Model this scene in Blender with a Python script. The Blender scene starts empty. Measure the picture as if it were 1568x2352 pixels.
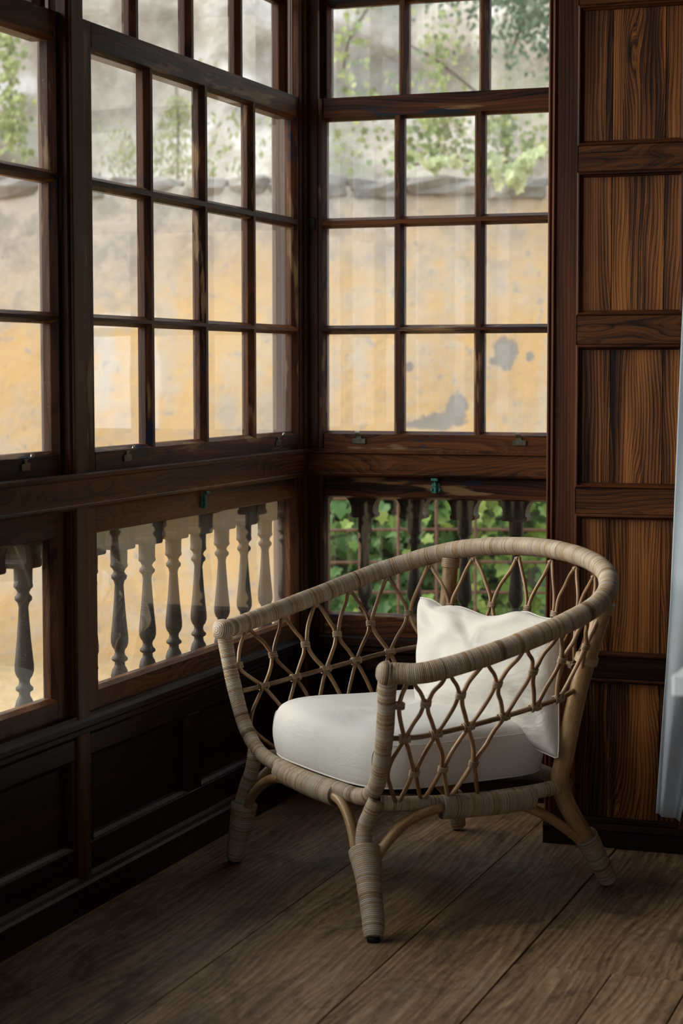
import bpy, math, random
import numpy as np
from mathutils import Vector, Matrix
random.seed(7); rng = np.random.default_rng(7)
COL = bpy.context.scene.collection
SC = bpy.context.scene

# ------------------------------------------------------------------ camera, sky, sun, exposure
YAW, PITCH, ROLL = 0.341345, 0.0726583, -0.00112315
CAM = Vector((1.98129, -5.27083, 1.2))
fw = Vector((-math.sin(YAW)*math.cos(PITCH), math.cos(YAW)*math.cos(PITCH), -math.sin(PITCH)))
rt = Vector((math.cos(YAW), math.sin(YAW), 0)); up = rt.cross(fw)
rt2 = rt*math.cos(ROLL) + up*math.sin(ROLL); up2 = rt2.cross(fw)
cd = bpy.data.cameras.new('camera'); cam = bpy.data.objects.new('camera', cd); COL.objects.link(cam)
cam.matrix_world = Matrix(((rt2.x, up2.x, -fw.x, CAM.x), (rt2.y, up2.y, -fw.y, CAM.y), (rt2.z, up2.z, -fw.z, CAM.z), (0, 0, 0, 1)))
cd.sensor_fit = 'HORIZONTAL'; cd.sensor_width = 24.0; cd.lens = 4529.47/1568*24.0
cd.clip_start = 0.05; cd.clip_end = 200
cd.dof.use_dof = True; cd.dof.focus_distance = 4.75; cd.dof.aperture_fstop = 4.2
SC.camera = cam

w = bpy.data.worlds.new('sky'); SC.world = w; w.use_nodes = True
wn = w.node_tree; wn.nodes.clear()
wo = wn.nodes.new('ShaderNodeOutputWorld'); wb = wn.nodes.new('ShaderNodeBackground')
wt = wn.nodes.new('ShaderNodeTexCoord'); wz = wn.nodes.new('ShaderNodeTexNoise'); wz.inputs['Scale'].default_value = 2.0; wz.inputs['Detail'].default_value = 5
wr = wn.nodes.new('ShaderNodeValToRGB')
wr.color_ramp.elements[0].position = .38; wr.color_ramp.elements[0].color = (.72, .84, 1.0, 1)
wr.color_ramp.elements[1].position = .62; wr.color_ramp.elements[1].color = (1.0, .985, .97, 1)
wn.links.new(wt.outputs['Generated'], wz.inputs['Vector']); wn.links.new(wz.outputs['Fac'], wr.inputs['Fac'])
wn.links.new(wr.outputs['Color'], wb.inputs['Color']); wn.links.new(wb.outputs[0], wo.inputs[0])
wb.inputs['Strength'].default_value = 1.9
sd = bpy.data.lights.new('sun', 'SUN'); sun = bpy.data.objects.new('sun', sd); COL.objects.link(sun)
sd.energy = 5.8; sd.color = (1.0, .93, .83); sd.angle = math.radians(55)
sun.rotation_euler = Vector((0.88, 0.17, -0.43)).to_track_quat('-Z', 'Y').to_euler()   # veiled sun, high on the left side of the house
sun.location = (-8, -4, 7)
SC.view_settings.view_transform = 'Standard'; SC.view_settings.look = 'None'
SC.view_settings.exposure = 0.3; SC.view_settings.gamma = 1.0
try: SC.view_settings.use_curve_mapping = False
except Exception: pass
SC.cycles.transparent_max_bounces = 32; SC.cycles.max_bounces = 10; SC.cycles.diffuse_bounces = 4
SC.cycles.use_denoising = True; SC.cycles.caustics_reflective = False; SC.cycles.caustics_refractive = False
SC.cycles.sample_clamp_indirect = 6

# ------------------------------------------------------------------ node helpers and materials
class N:
    def __init__(s, name):
        s.m = bpy.data.materials.new(name); s.m.use_nodes = True; s.t = s.m.node_tree; s.t.nodes.clear()
        s.out = s.t.nodes.new('ShaderNodeOutputMaterial')
    def n(s, typ, **kw):
        x = s.t.nodes.new('ShaderNode'+typ)
        for k, v in kw.items():
            if k.startswith('_'): setattr(x, k[1:], v)
            else: s.set(x, k, v)
        return x
    def set(s, x, k, v):
        inp = x.inputs[int(k[1:])] if (k[0] == 'i' and k[1:].isdigit()) else x.inputs[k.replace('__', ' ')]
        if isinstance(v, bpy.types.NodeSocket): s.t.links.new(v, inp)
        elif isinstance(v, bpy.types.Node): s.t.links.new(v.outputs[0], inp)
        else: inp.default_value = v
    def math(s, op, a, b=0.0, c=None, clamp=False):
        x = s.n('Math', _operation=op, i0=a, i1=b); x.use_clamp = clamp
        if c is not None: s.set(x, 'i2', c)
        return x.outputs[0]
    def vmul(s, a, v): return s.n('VectorMath', _operation='MULTIPLY', i0=a, i1=v).outputs[0]
    def vadd(s, a, v): return s.n('VectorMath', _operation='ADD', i0=a, i1=v).outputs[0]
    def noise(s, vec, scale, detail=3, rough=.55, dist=0):
        return s.n('TexNoise', Vector=vec, Scale=scale, Detail=detail, Roughness=rough, Distortion=dist).outputs[0]
    def ramp(s, fac, stops, interp='LINEAR'):
        x = s.n('ValToRGB', Fac=fac); r = x.color_ramp; r.interpolation = interp
        while len(r.elements) < len(stops): r.elements.new(.5)
        for e, (p, c) in zip(r.elements, stops):
            e.position = p; e.color = (c, c, c, 1) if isinstance(c, (int, float)) else (*c, 1)
        return x.outputs[0]
    def mix(s, fac, a, b, blend='MIX'):
        x = s.n('Mix', _data_type='RGBA', _blend_type=blend); s.set(x, 'i0', fac)
        for i, v in ((6, a), (7, b)):
            if isinstance(v, tuple): v = (*v, 1) if len(v) == 3 else v
            s.set(x, 'i%d' % i, v)
        return x.outputs[2]
    def attr(s, name): return s.n('Attribute', _attribute_name=name).outputs['Vector']
    def obj(s): return s.n('TexCoord').outputs['Object']
    def rnd(s): return s.n('ObjectInfo').outputs['Random']
    def bump(s, h, st=.3, d=.002): return s.n('Bump', Strength=st, Distance=d, Height=h).outputs[0]
    def bsdf(s, **kw):
        b = s.n('BsdfPrincipled', **kw); s.t.links.new(b.outputs[0], s.out.inputs[0]); return b

def wood(name, dark, mid, light, ring=60, knot=.035, contrast=1.0, rough=.42, patch=None, pale=None, coat=.15):
    a = N(name); g = a.attr('grain')
    sep = a.n('SeparateXYZ', Vector=g)
    low = a.noise(a.vmul(g, (1.4, 7.0, 7.0)), 1.0, 2, .5)
    mid_n = a.noise(a.vmul(g, (5.0, 40.0, 40.0)), 1.0, 3, .6)
    y = a.math('ADD', sep.outputs[1], a.math('MULTIPLY', sep.outputs[2], .8))
    f = a.math('ADD', y, a.math('MULTIPLY', low, knot*4))
    f = a.math('ADD', f, a.math('MULTIPLY', mid_n, .006))
    kd = a.n('TexVoronoi', _feature='F1', Vector=a.vmul(g, (2.4, 11.0, 11.0)), Scale=1.0).outputs['Distance']
    kb = a.ramp(kd, [(0.0, 1.0), (.10, .72), (.22, .30), (.36, .06), (.5, 0.0)])
    f = a.math('ADD', f, a.math('MULTIPLY', kb, knot*1.5))
    kc = a.ramp(kd, [(.035, 1.0), (.11, 0.0)])
    r = a.math('FRACT', a.math('MULTIPLY', f, float(ring)))
    r = a.ramp(r, [(0, 0.0), (.12, .25), (.62, 1.0), (.9, .75), (1.0, 0.0)])
    fine = a.math('FRACT', a.math('MULTIPLY', f, float(ring)*2.7)); r = a.math('ADD', a.math('MULTIPLY', r, .55), a.math('MULTIPLY', a.ramp(fine, [(0, 0.0), (.3, .6), (.8, 1.0), (1.0, 0.0)]), .45))
    streak = a.noise(a.vmul(g, (2.0, 330.0, 330.0)), 1.0, 4, .7); hair = a.ramp(a.noise(a.vmul(g, (1.2, 520.0, 520.0)), 1.0, 2, .6), [(.30, 0.0), (.42, 1.0)])
    broad = a.noise(a.vmul(g, (.9, 16.0, 16.0)), 1.0, 3, .6)
    v = a.math('ADD', a.math('MULTIPLY', r, .40*contrast), a.math('MULTIPLY', streak, .25))
    v = a.math('ADD', v, a.math('MULTIPLY', a.math('SUBTRACT', broad, .5), 1.25*contrast))
    col = a.ramp(v, [(.10, dark), (.36, mid), (.72, light)])
    col = a.mix(1.0, col, a.ramp(hair, [(0, .45), (1, 1.0)]), 'MULTIPLY')
    col = a.mix(a.math('MULTIPLY', kc, .85), col, dark)
    if patch:      # worn varnish patches showing paler or bluish wood
        pn = a.noise(a.vmul(g, (5, 22, 22)), 1.0, 4, .6)
        pm = a.ramp(pn, [(.60, 0.0), (.66, 1.0)])
        col = a.mix(pm, col, patch)
    if pale:
        pn = a.noise(a.vadd(a.vmul(g, (4, 30, 30)), (7, 3, 1)), 1.0, 3, .6)
        pm = a.ramp(pn, [(.58, 0.0), (.64, 1.0)])
        col = a.mix(pm, col, pale)
    h = a.math('ADD', a.math('MULTIPLY', r, .5), streak)
    a.bsdf(**{'Base Color': col, 'Roughness': a.ramp(streak, [(.3, rough-.08), (.7, rough+.12)]), 'Normal': a.bump(h, .35, .0012),
              'Coat Weight': coat*.4, 'Coat Roughness': .35, 'Specular IOR Level': .13})
    return a.m

M = {}
M['frame'] = wood('stained_frame_wood', (.006, .0025, .0012), (.055, .016, .005), (.15, .048, .012), ring=45, knot=.02, contrast=.8)
M['frame_worn'] = wood('worn_sash_wood', (.007, .003, .0015), (.058, .018, .006), (.17, .058, .015), ring=50, knot=.02, contrast=.9, patch=(.010, .014, .030), pale=(.20, .12, .055), rough=.45)
M['rail'] = wood('oak_rail_wood', (.014, .005, .002), (.105, .036, .010), (.24, .088, .023), ring=85, knot=.05, contrast=.7)
M['post'] = wood('corner_post_wood', (.014, .006, .0025), (.095, .042, .017), (.17, .080, .036), ring=90, knot=.004, contrast=.7)
M['stile'] = wood('reddish_stile_wood', (.016, .005, .002), (.110, .033, .012), (.24, .080, .028), ring=110, knot=.006, contrast=.65, rough=.38, coat=.3)
M['board'] = wood('pine_panel_wood', (.003, .0014, .0008), (.062, .020, .006), (.36, .135, .034), ring=120, knot=.021, contrast=1.3, rough=.38, coat=.3)
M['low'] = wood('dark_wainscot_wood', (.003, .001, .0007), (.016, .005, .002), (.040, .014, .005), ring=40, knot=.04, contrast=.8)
M['exterior'] = wood('weathered_exterior_wood', (.10, .075, .065), (.20, .155, .14), (.30, .235, .20), ring=90, knot=.004, contrast=.6, rough=.75, coat=0)
M['baluster'] = wood('baluster_wood', (.007, .004, .0025), (.022, .013, .008), (.052, .034, .023), ring=60, knot=.02, contrast=.8, rough=.5, coat=.1)

def floor_mat():
    a = N('worn_floor_wood'); g = a.attr('grain'); o = a.n('NewGeometry').outputs['Position']
    low = a.noise(a.vmul(g, (1.1, 5, 5)), 1.0, 2, .5)
    sep = a.n('SeparateXYZ', Vector=g)
    f = a.math('ADD', sep.outputs[1], a.math('MULTIPLY', low, .22))
    r = a.ramp(a.math('FRACT', a.math('MULTIPLY', f, 46.0)), [(0, .1), (.7, 1.0), (1, .1)])
    streak = a.noise(a.vmul(g, (2.5, 120, 120)), 1.0, 4, .65)
    broad = a.noise(a.vmul(g, (1.3, 9, 9)), 1.0, 4, .6)
    dirt = a.noise(a.vmul(o, (6.5, 3.0, 1)), 1.0, 9, .74, .6); scr = a.noise(a.vadd(a.vmul(o, (70, 22, 1)), (1, 7, 0)), 1.0, 5, .7)
    v = a.math('ADD', a.math('MULTIPLY', r, .13), a.math('MULTIPLY', streak, .42))
    v = a.math('ADD', v, a.math('MULTIPLY', broad, .40)); v = a.math('ADD', v, a.math('MULTIPLY', a.math('SUBTRACT', scr, .5), .35))
    col = a.ramp(v, [(.30, (.045, .022, .010)), (.48, (.19, .112, .058)), (.66, (.36, .245, .145))])
    dm = a.ramp(dirt, [(.50, 0.0), (.66, .72)])
    col = a.mix(dm, col, (.030, .018, .010))
    pale = a.ramp(a.noise(a.vmul(o, (9, 4, 1)), 1.0, 5, .7), [(.55, 0.0), (.72, .45)])
    col = a.mix(pale, col, (.22, .18, .14))
    a.bsdf(**{'Base Color': col, 'Roughness': a.ramp(dirt, [(.3, .50), (.7, .68)]), 'Specular IOR Level': .3, 'Normal': a.bump(a.math('ADD', streak, a.math('MULTIPLY', broad, 1.5)), .5, .002)})
    return a.m
M['floor'] = floor_mat()

def wrap_mat():
    a = N('rattan_core_wrap'); g = a.attr('wrap'); sep = a.n('SeparateXYZ', Vector=g)
    idx = a.math('FLOOR', sep.outputs[0])
    wn_ = a.n('TexWhiteNoise', _noise_dimensions='1D', W=idx).outputs[0]
    sm = a.n('TexNoise', _noise_dimensions='1D', W=a.math('MULTIPLY', idx, .13), Scale=1.0, Detail=3.0).outputs[0]
    sm2 = a.noise(a.n('CombineXYZ', X=a.math('MULTIPLY', sep.outputs[0], .5), Y=a.math('MULTIPLY', sep.outputs[1], 2.0)).outputs[0], 1.0, 2)
    v = a.math('ADD', a.math('MULTIPLY', wn_, .36), a.math('ADD', a.math('MULTIPLY', sm, .62), a.math('MULTIPLY', sm2, .25)))
    col = a.ramp(v, [(.30, (.12, .066, .03)), (.44, (.32, .205, .105)), (.58, (.47, .335, .205)), (.70, (.42, .36, .30)), (.84, (.56, .45, .31))])
    groove = a.math('FRACT', sep.outputs[0])
    gm = a.ramp(groove, [(0, .18), (.2, .9), (.5, 1.0), (.8, .9), (1.0, .18)])
    col = a.mix(1.0, col, gm, 'MULTIPLY')
    a.bsdf(**{'Base Color': col, 'Roughness': .62})
    return a.m
M['wrap'] = wrap_mat()
def cane_mat(name, c0, c1, c2):
    a = N(name); g = a.attr('wrap'); sep = a.n('SeparateXYZ', Vector=g); r = a.rnd()
    v = a.noise(a.vadd(a.vmul(g, (14, .8, 1)), a.n('CombineXYZ', X=a.math('MULTIPLY', r, 40)).outputs[0]), 1.0, 3)
    f = a.noise(a.vmul(g, (60, 6, 1)), 1.0, 3)
    v = a.math('ADD', a.math('MULTIPLY', v, .8), a.math('ADD', a.math('MULTIPLY', f, .3), a.math('MULTIPLY', r, .2)))
    col = a.ramp(v, [(.42, c0), (.6, c1), (.78, c2)])
    a.bsdf(**{'Base Color': col, 'Roughness': .42, 'Coat Weight': .1, 'Normal': a.bump(f, .2, .0005)})
    return a.m
M['cane'] = cane_mat('thin_rattan_cane', (.085, .038, .015), (.25, .128, .054), (.43, .275, .145))
M['cane_dark'] = cane_mat('dark_rattan_cane', (.05, .026, .013), (.15, .085, .042), (.32, .20, .11))
M['pole'] = cane_mat('thick_rattan_pole', (.14, .075, .028), (.29, .165, .068), (.40, .26, .125))
M['bind'] = cane_mat('binding_rattan', (.16, .10, .05), (.32, .22, .13), (.44, .33, .21))

def fabric(name, c, c2, fold=0.0):
    a = N(name); o = a.obj()
    n1 = a.noise(o, 5.0, 4); weave = a.n('TexNoise', Vector=o, Scale=900.0, Detail=1.0).outputs[0]
    fl = a.noise(a.vadd(a.vmul(o, (9, 14, 9)), (3, 1, 5)), 1.0, 3, .5, 1.2); n5 = a.noise(a.vadd(a.vmul(o, (5, 22, 26)), (1, 2, 5)), 1.0, 4, .6, 1.8); fl = a.math('ADD', a.math('MULTIPLY', fl, 2.0), n5)
    col = a.mix(a.ramp(n1, [(.4, 0.0), (.7, 1.0)]), c, c2)
    h = a.math('ADD', a.math('MULTIPLY', weave, .12), a.math('MULTIPLY', fl, fold))
    a.bsdf(**{'Base Color': col, 'Roughness': .9, 'Sheen Weight': .15, 'Normal': a.bump(h, .6, .004)})
    return a.m
M['cushion'] = fabric('white_cotton', (.70, .68, .65), (.66, .635, .60), .5)
M['pillow'] = fabric('ivory_cotton', (.70, .67, .62), (.66, .62, .56), 1.0)

def curtain_mat():
    a = N('sheer_white_fabric'); o = a.obj(); n1 = a.noise(a.vmul(o, (10, 10, 3)), 1.0, 4)
    col = a.mix(n1, (.66, .78, .88), (.82, .86, .90))
    d = a.n('BsdfDiffuse', Color=col); t = a.n('BsdfTranslucent', Color=col)
    tr = a.n('BsdfTransparent')
    m1 = a.n('MixShader', Fac=.45, i1=d, i2=t); m2 = a.n('MixShader', Fac=.12, i1=m1, i2=tr)
    a.t.links.new(m2.outputs[0], a.out.inputs[0]); return a.m
M['curtain'] = curtain_mat()
def plain(name, col, rough=.5, metal=0.0, vary=.25, sc=30, col2=None):
    a = N(name); n1 = a.noise(a.obj(), sc, 4)
    c2 = col2 or tuple(x*(1-vary) for x in col)
    a.bsdf(**{'Base Color': a.mix(a.ramp(n1, [(.4, 0.0), (.6, 1.0)]), col, c2), 'Roughness': rough, 'Metallic': metal, 'Normal': a.bump(n1, .2, .0006)})
    return a.m
M['white_paint'] = plain('white_table_paint', (.72, .78, .82), .5, vary=.05)
M['brass'] = plain('tarnished_brass', (.16, .15, .10), .38, .85, .4)
M['brass_bright'] = plain('polished_brass_lip', (.34, .34, .29), .4, .8, .15)
M['verdigris'] = plain('verdigris_brass', (.02, .26, .23), .7, .2, .5, 220, (.03, .05, .035))
M['iron'] = plain('blackened_iron', (.012, .012, .012), .55, .6)
M['plaster_in'] = plain('dark_ceiling_boards', (.05, .03, .02), .7)

def glass_mat(name, dust=.05, streak=0.0):
    a = N(name); o = a.n('NewGeometry').outputs['Position']
    fr = a.math('MULTIPLY', a.n('Fresnel', IOR=1.5), a.math('SUBTRACT', 1.0, a.n('NewGeometry').outputs['Backfacing']))
    wav = a.noise(o, 3.0, 2)
    gl = a.n('BsdfGlossy', Roughness=.02, Color=(1, 1, 1, 1), Normal=a.bump(wav, .02, .02))
    tr = a.n('BsdfTransparent', Color=(.97, .985, .975, 1))
    m1 = a.n('MixShader', Fac=fr, i1=tr, i2=gl)
    dn = a.noise(a.vmul(o, (6, 6, 2.2)), 1.0, 5, .65)
    sp = a.ramp(a.noise(o, 260.0, 2), [(.70, 0.0), (.76, .35)])
    d = a.math('MULTIPLY', a.ramp(dn, [(.3, .15), (.75, 1.0)]), dust)
    if streak:  # reflections in the panes, painted as pale vertical bands over the dust
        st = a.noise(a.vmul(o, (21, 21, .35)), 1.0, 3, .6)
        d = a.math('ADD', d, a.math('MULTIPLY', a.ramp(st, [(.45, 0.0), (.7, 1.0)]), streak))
    d = a.math('ADD', d, a.math('MULTIPLY', sp, .5), clamp=True)
    df = a.n('MixShader', Fac=.5, i1=a.n('BsdfDiffuse', Color=(.75, .72, .68, 1)), i2=a.n('BsdfTranslucent', Color=(.8, .78, .74, 1)))
    m2 = a.n('MixShader', Fac=d, i1=m1, i2=df)
    a.t.links.new(m2.outputs[0], a.out.inputs[0]); return a.m
M['glass'] = glass_mat('dusty_window_glass', .018)
M['glass_painted_reflections'] = glass_mat('reflection_streaked_window_glass', .035, .11)

def garden_wall_mat():
    a = N('ochre_plaster'); o = a.obj(); sep = a.n('SeparateXYZ', Vector=o)
    X, Z = sep.outputs[0], sep.outputs[2]
    v2 = a.n('CombineXYZ', X=X, Z=Z).outputs[0]
    n1 = a.noise(v2, 1.6, 5, .6); n2 = a.noise(v2, 7.0, 5, .65); n3 = a.noise(a.vmul(v2, (6, 1, 1.0)), 1.0, 4, .6)
    col = a.ramp(a.math('ADD', a.math('MULTIPLY', n1, .6), a.math('MULTIPLY', n2, .4)), [(.36, (.56, .40, .24)), (.47, (.68, .445, .205)), (.55, (.64, .46, .27)), (.64, (.62, .50, .36))])
    pale = a.ramp(a.math('ADD', a.math('MULTIPLY', n3, .6), a.math('MULTIPLY', n2, .4)), [(.52, 0.0), (.60, .75)])
    col = a.mix(pale, col, (.57, .49, .39))
    # thin weathered top of the wall, with an uneven border
    hz = a.math('ADD', Z, a.math('MULTIPLY', a.math('SUBTRACT', n1, .5), 1.3))
    hz = a.math('ADD', hz, a.math('MULTIPLY', a.math('SUBTRACT', n2, .5), .5))
    hz = a.math('ADD', hz, a.math('MULTIPLY', X, -.17))
    top = a.ramp(a.math('DIVIDE', hz, 3.0), [(.52, 0.0), (.60, .6), (.70, 1.0)])
    n4 = a.noise(a.vadd(v2, (5, 0, 3)), 3.2, 6, .7)
    col = a.mix(a.ramp(n4, [(.50, 0.0), (.60, .42)]), col, (.52, .46, .385))
    col = a.mix(top, col, a.mix(a.ramp(n2, [(.42, 0.0), (.60, 1.0)]), (.56, .49, .42), (.36, .325, .29)))
    spots = a.ramp(a.noise(v2, 16.0, 3, .5), [(.61, 0.0), (.66, .7)])
    col = a.mix(spots, col, (.38, .35, .33))
    grey = (.31, .28, .25)
    wv = a.math('MULTIPLY', a.math('SUBTRACT', a.noise(v2, 14.0, 6, .7), .5), 2.2)
    for cx, cz, rx, rz in ((.86, 1.28, .065, .085), (.82, 1.24, .05, .03), (.98, 1.26, .022, .028), (.60, .985, .062, .085), (.52, .925, .13, .045), (.46, .905, .14, .022), (.355, 1.21, .022, .028), (-.60, .98, .05, .10), (-.34, .98, .10, .10), (-.38, .86, .06, .05)):
        dx = a.math('DIVIDE', a.math('SUBTRACT', X, cx), rx); dz = a.math('DIVIDE', a.math('SUBTRACT', Z, cz), rz)
        d = a.math('ADD', a.math('POWER', a.math('ADD', a.math('MULTIPLY', dx, dx), a.math('MULTIPLY', dz, dz)), .5), wv)
        mk = a.ramp(a.math('MULTIPLY', d, .5), [(.46, 1.0), (.52, 0.0)] if cx > 0 else [(.30, .8), (.75, 0.0)])
        col = a.mix(mk, col, grey if cx > 0 else (.44, .40, .35))
    a.bsdf(**{'Base Color': col, 'Roughness': .95, 'Normal': a.bump(a.math('ADD', n2, a.math('MULTIPLY', n1, 2)), .6, .02)})
    return a.m
M['garden_wall'] = garden_wall_mat()
def rock_mat(name, dk, md, lt, moss):
    a = N(name); o = a.obj()
    n1 = a.noise(o, .9, 5, .6); n2 = a.noise(o, 3.2, 6, .65); n3 = a.noise(a.vadd(o, (9, 4, 2)), 1.5, 5, .62)
    col = a.ramp(a.math('ADD', a.math('MULTIPLY', n1, .5), a.math('MULTIPLY', n2, .5)), [(.36, dk), (.50, md), (.60, lt)])
    col = a.mix(a.ramp(n3, [(.54, 0.0), (.64, .8)]), col, moss)
    a.bsdf(**{'Base Color': col, 'Roughness': .95, 'Normal': a.bump(n2, .8, .08)}); return a.m
M['rock'] = rock_mat('pale_hillside_rock', (.17, .15, .125), (.44, .39, .33), (.72, .68, .65), (.29, .29, .21))
M['coping'] = rock_mat('grey_coping_stone', (.11, .10, .095), (.23, .21, .19), (.36, .33, .30), (.22, .22, .15))
M['mossy'] = rock_mat('mossy_pier_stone', (.07, .065, .05), (.17, .155, .12), (.28, .25, .20), (.12, .14, .06))
M['ground'] = rock_mat('dusty_ochre_ground', (.36, .25, .12), (.42, .29, .14), (.42, .31, .17), (.34, .26, .14))
M['rust'] = plain('rusty_iron_bar', (.16, .075, .05), .8, .1, .4, 60)
def leaf_mat(name, c0, c1, hue=.5):
    a = N(name); r = a.rnd(); n1 = a.noise(a.attr('leafid'), 1.0, 0)
    f = a.math('FRACT', a.math('ADD', r, a.math('MULTIPLY', n1, 6.0)))
    col = a.mix(f, c0, c1)
    d = a.n('BsdfPrincipled', **{'Base Color': col, 'Roughness': .5}); t = a.n('BsdfTranslucent', Color=col)
    m = a.n('MixShader', Fac=.35, i1=d, i2=t); a.t.links.new(m.outputs[0], a.out.inputs[0]); return a.m
M['ivy'] = leaf_mat('ivy_leaf', (.05, .13, .03), (.13, .27, .07))
M['ivy_light'] = leaf_mat('light_ivy_leaf', (.16, .30, .05), (.36, .48, .12))
M['vine'] = leaf_mat('vine_leaf', (.18, .23, .09), (.42, .46, .18))
M['lime'] = leaf_mat('lime_leaf', (.36, .42, .20), (.50, .54, .30))
M['needle'] = leaf_mat('needle_foliage', (.20, .25, .12), (.42, .42, .18))
M['darkleaf'] = leaf_mat('dark_tree_leaf', (.07, .12, .07), (.15, .22, .13))
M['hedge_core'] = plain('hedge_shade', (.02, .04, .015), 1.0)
M['twig'] = plain('grey_twig', (.16, .12, .09), .9)

# ------------------------------------------------------------------ mesh helpers
class MB:
    def __init__(s): s.v = []; s.f = []; s.g = []; s.sm = []
    def add(s, vs, fs, gs=None, smooth=False):
        b = len(s.v); s.v += [tuple(x) for x in vs]; s.f += [tuple(i+b for i in f) for f in fs]
        s.g += list(gs) if gs is not None else [(0, 0, 0)]*len(vs); s.sm += [smooth]*len(fs)
    def build(s, name, mat, parent=None, attr='grain', recalc=True, bevel=0):
        me = bpy.data.meshes.new(name); me.from_pydata(s.v, [], s.f)
        if attr:
            at = me.attributes.new(attr, 'FLOAT_VECTOR', 'POINT'); at.data.foreach_set('vector', np.array(s.g, dtype=np.float32).ravel())
        me.materials.append(mat)
        me.polygons.foreach_set('use_smooth', s.sm)
        if recalc:
            import bmesh
            bm = bmesh.new(); bm.from_mesh(me); bmesh.ops.recalc_face_normals(bm, faces=bm.faces); bm.to_mesh(me); bm.free()
        o = bpy.data.objects.new(name, me); COL.objects.link(o)
        if parent: o.parent = parent
        return o
def empty(name, loc=(0, 0, 0), rz=0, parent=None):
    o = bpy.data.objects.new(name, None); COL.objects.link(o); o.location = loc; o.rotation_euler = (0, 0, rz)
    o.empty_display_size = .1
    if parent: o.parent = parent
    return o
def tag(o, label=None, cat=None, group=None, kind=None):
    if label: o['label'] = label
    if cat: o['category'] = cat
    if group: o['group'] = group
    if kind: o['kind'] = kind
    return o
def grain(p, axis):
    o = rng.uniform(0, 40, 3); q = {0: (0, 1, 2), 1: (1, 0, 2), 2: (2, 0, 1)}[axis]
    return [(x[q[0]]+o[0], x[q[1]]+o[1], x[q[2]]+o[2]) for x in p]
ID = lambda u, n, z: (u, n, z)
TL = lambda u, n, z: (n, -u, z)          # left wall: u from the corner towards the camera, n into the room
TB = lambda u, n, z: (u, -n, z)          # back wall: u to the right of the corner, n into the room
def T_off(y0): return lambda u, n, z: (u, y0-n, z)
def box(mb, T, u0, u1, n0, n1, z0, z1, c=.0025, axis=None):
    s = (u1-u0, n1-n0, z1-z0)
    if axis is None: axis = max(range(3), key=lambda i: s[i])
    c = min(c, .45*min(s)); ctr = ((u0+u1)/2, (n0+n1)/2, (z0+z1)/2); h = [x/2 for x in s]
    vs = []; idx = {}
    for sx in (-1, 1):
        for sy in (-1, 1):
            for sz in (-1, 1):
                for k in range(3):
                    q = [sx*h[0], sy*h[1], sz*h[2]]
                    for j in range(3):
                        if j != k: q[j] -= (sx, sy, sz)[j]*c
                    idx[(sx, sy, sz, k)] = len(vs); vs.append((ctr[0]+q[0], ctr[1]+q[1], ctr[2]+q[2]))
    fs = []
    for k in range(3):
        a, b = [j for j in range(3) if j != k]
        for sk in (-1, 1):
            f = []
            for sa, sb in ((-1, -1), (1, -1), (1, 1), (-1, 1)):
                t = [0, 0, 0]; t[k] = sk; t[a] = sa; t[b] = sb; f.append(idx[(*t, k)])
            fs.append(f)
    for k in range(3):
        a, b = [j for j in range(3) if j != k]
        for sa in (-1, 1):
            for sb in (-1, 1):
                t0 = [0, 0, 0]; t0[a] = sa; t0[b] = sb; t0[k] = -1; t1 = list(t0); t1[k] = 1
                fs.append([idx[(*t0, a)], idx[(*t1, a)], idx[(*t1, b)], idx[(*t0, b)]])
    for sx in (-1, 1):
        for sy in (-1, 1):
            for sz in (-1, 1): fs.append([idx[(sx, sy, sz, k)] for k in range(3)])
    mb.add([T(*x) for x in vs], fs, grain(vs, axis))
def prism(mb, T, axis, a0, a1, prof):
    """prof: closed list of (across, n). axis 'u' -> across is z ; axis 'z' -> across is u"""
    k = len(prof); vs = []
    for a in (a0, a1):
        for c, n in prof: vs.append((a, n, c) if axis == 'u' else (c, n, a))
    fs = [[i, (i+1) % k, (i+1) % k+k, i+k] for i in range(k)] + [list(range(k)), list(range(k, 2*k))]
    mb.add([T(*x) for x in vs], fs, grain(vs, 0 if axis == 'u' else 2))
def ring(mb, T, u0, u1, z0, z1, prof):
    """mitred moulding round an opening; prof = open list of (inset from opening edge, n), closed at the back"""
    k = len(prof); cor = [(u0, z0, 1, 1), (u1, z0, -1, 1), (u1, z1, -1, -1), (u0, z1, 1, -1)]
    for s in range(4):
        a, b = cor[s], cor[(s+1) % 4]; vs = []
        for (cu, cz, du, dz) in (a, b):
            for d, n in prof: vs.append((cu+du*d, n, cz+dz*d))
        fs = [[i, (i+1) % k, (i+1) % k+k, i+k] for i in range(k)]
        mb.add([T(*x) for x in vs], fs, grain(vs, 0 if s % 2 == 0 else 2))

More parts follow.
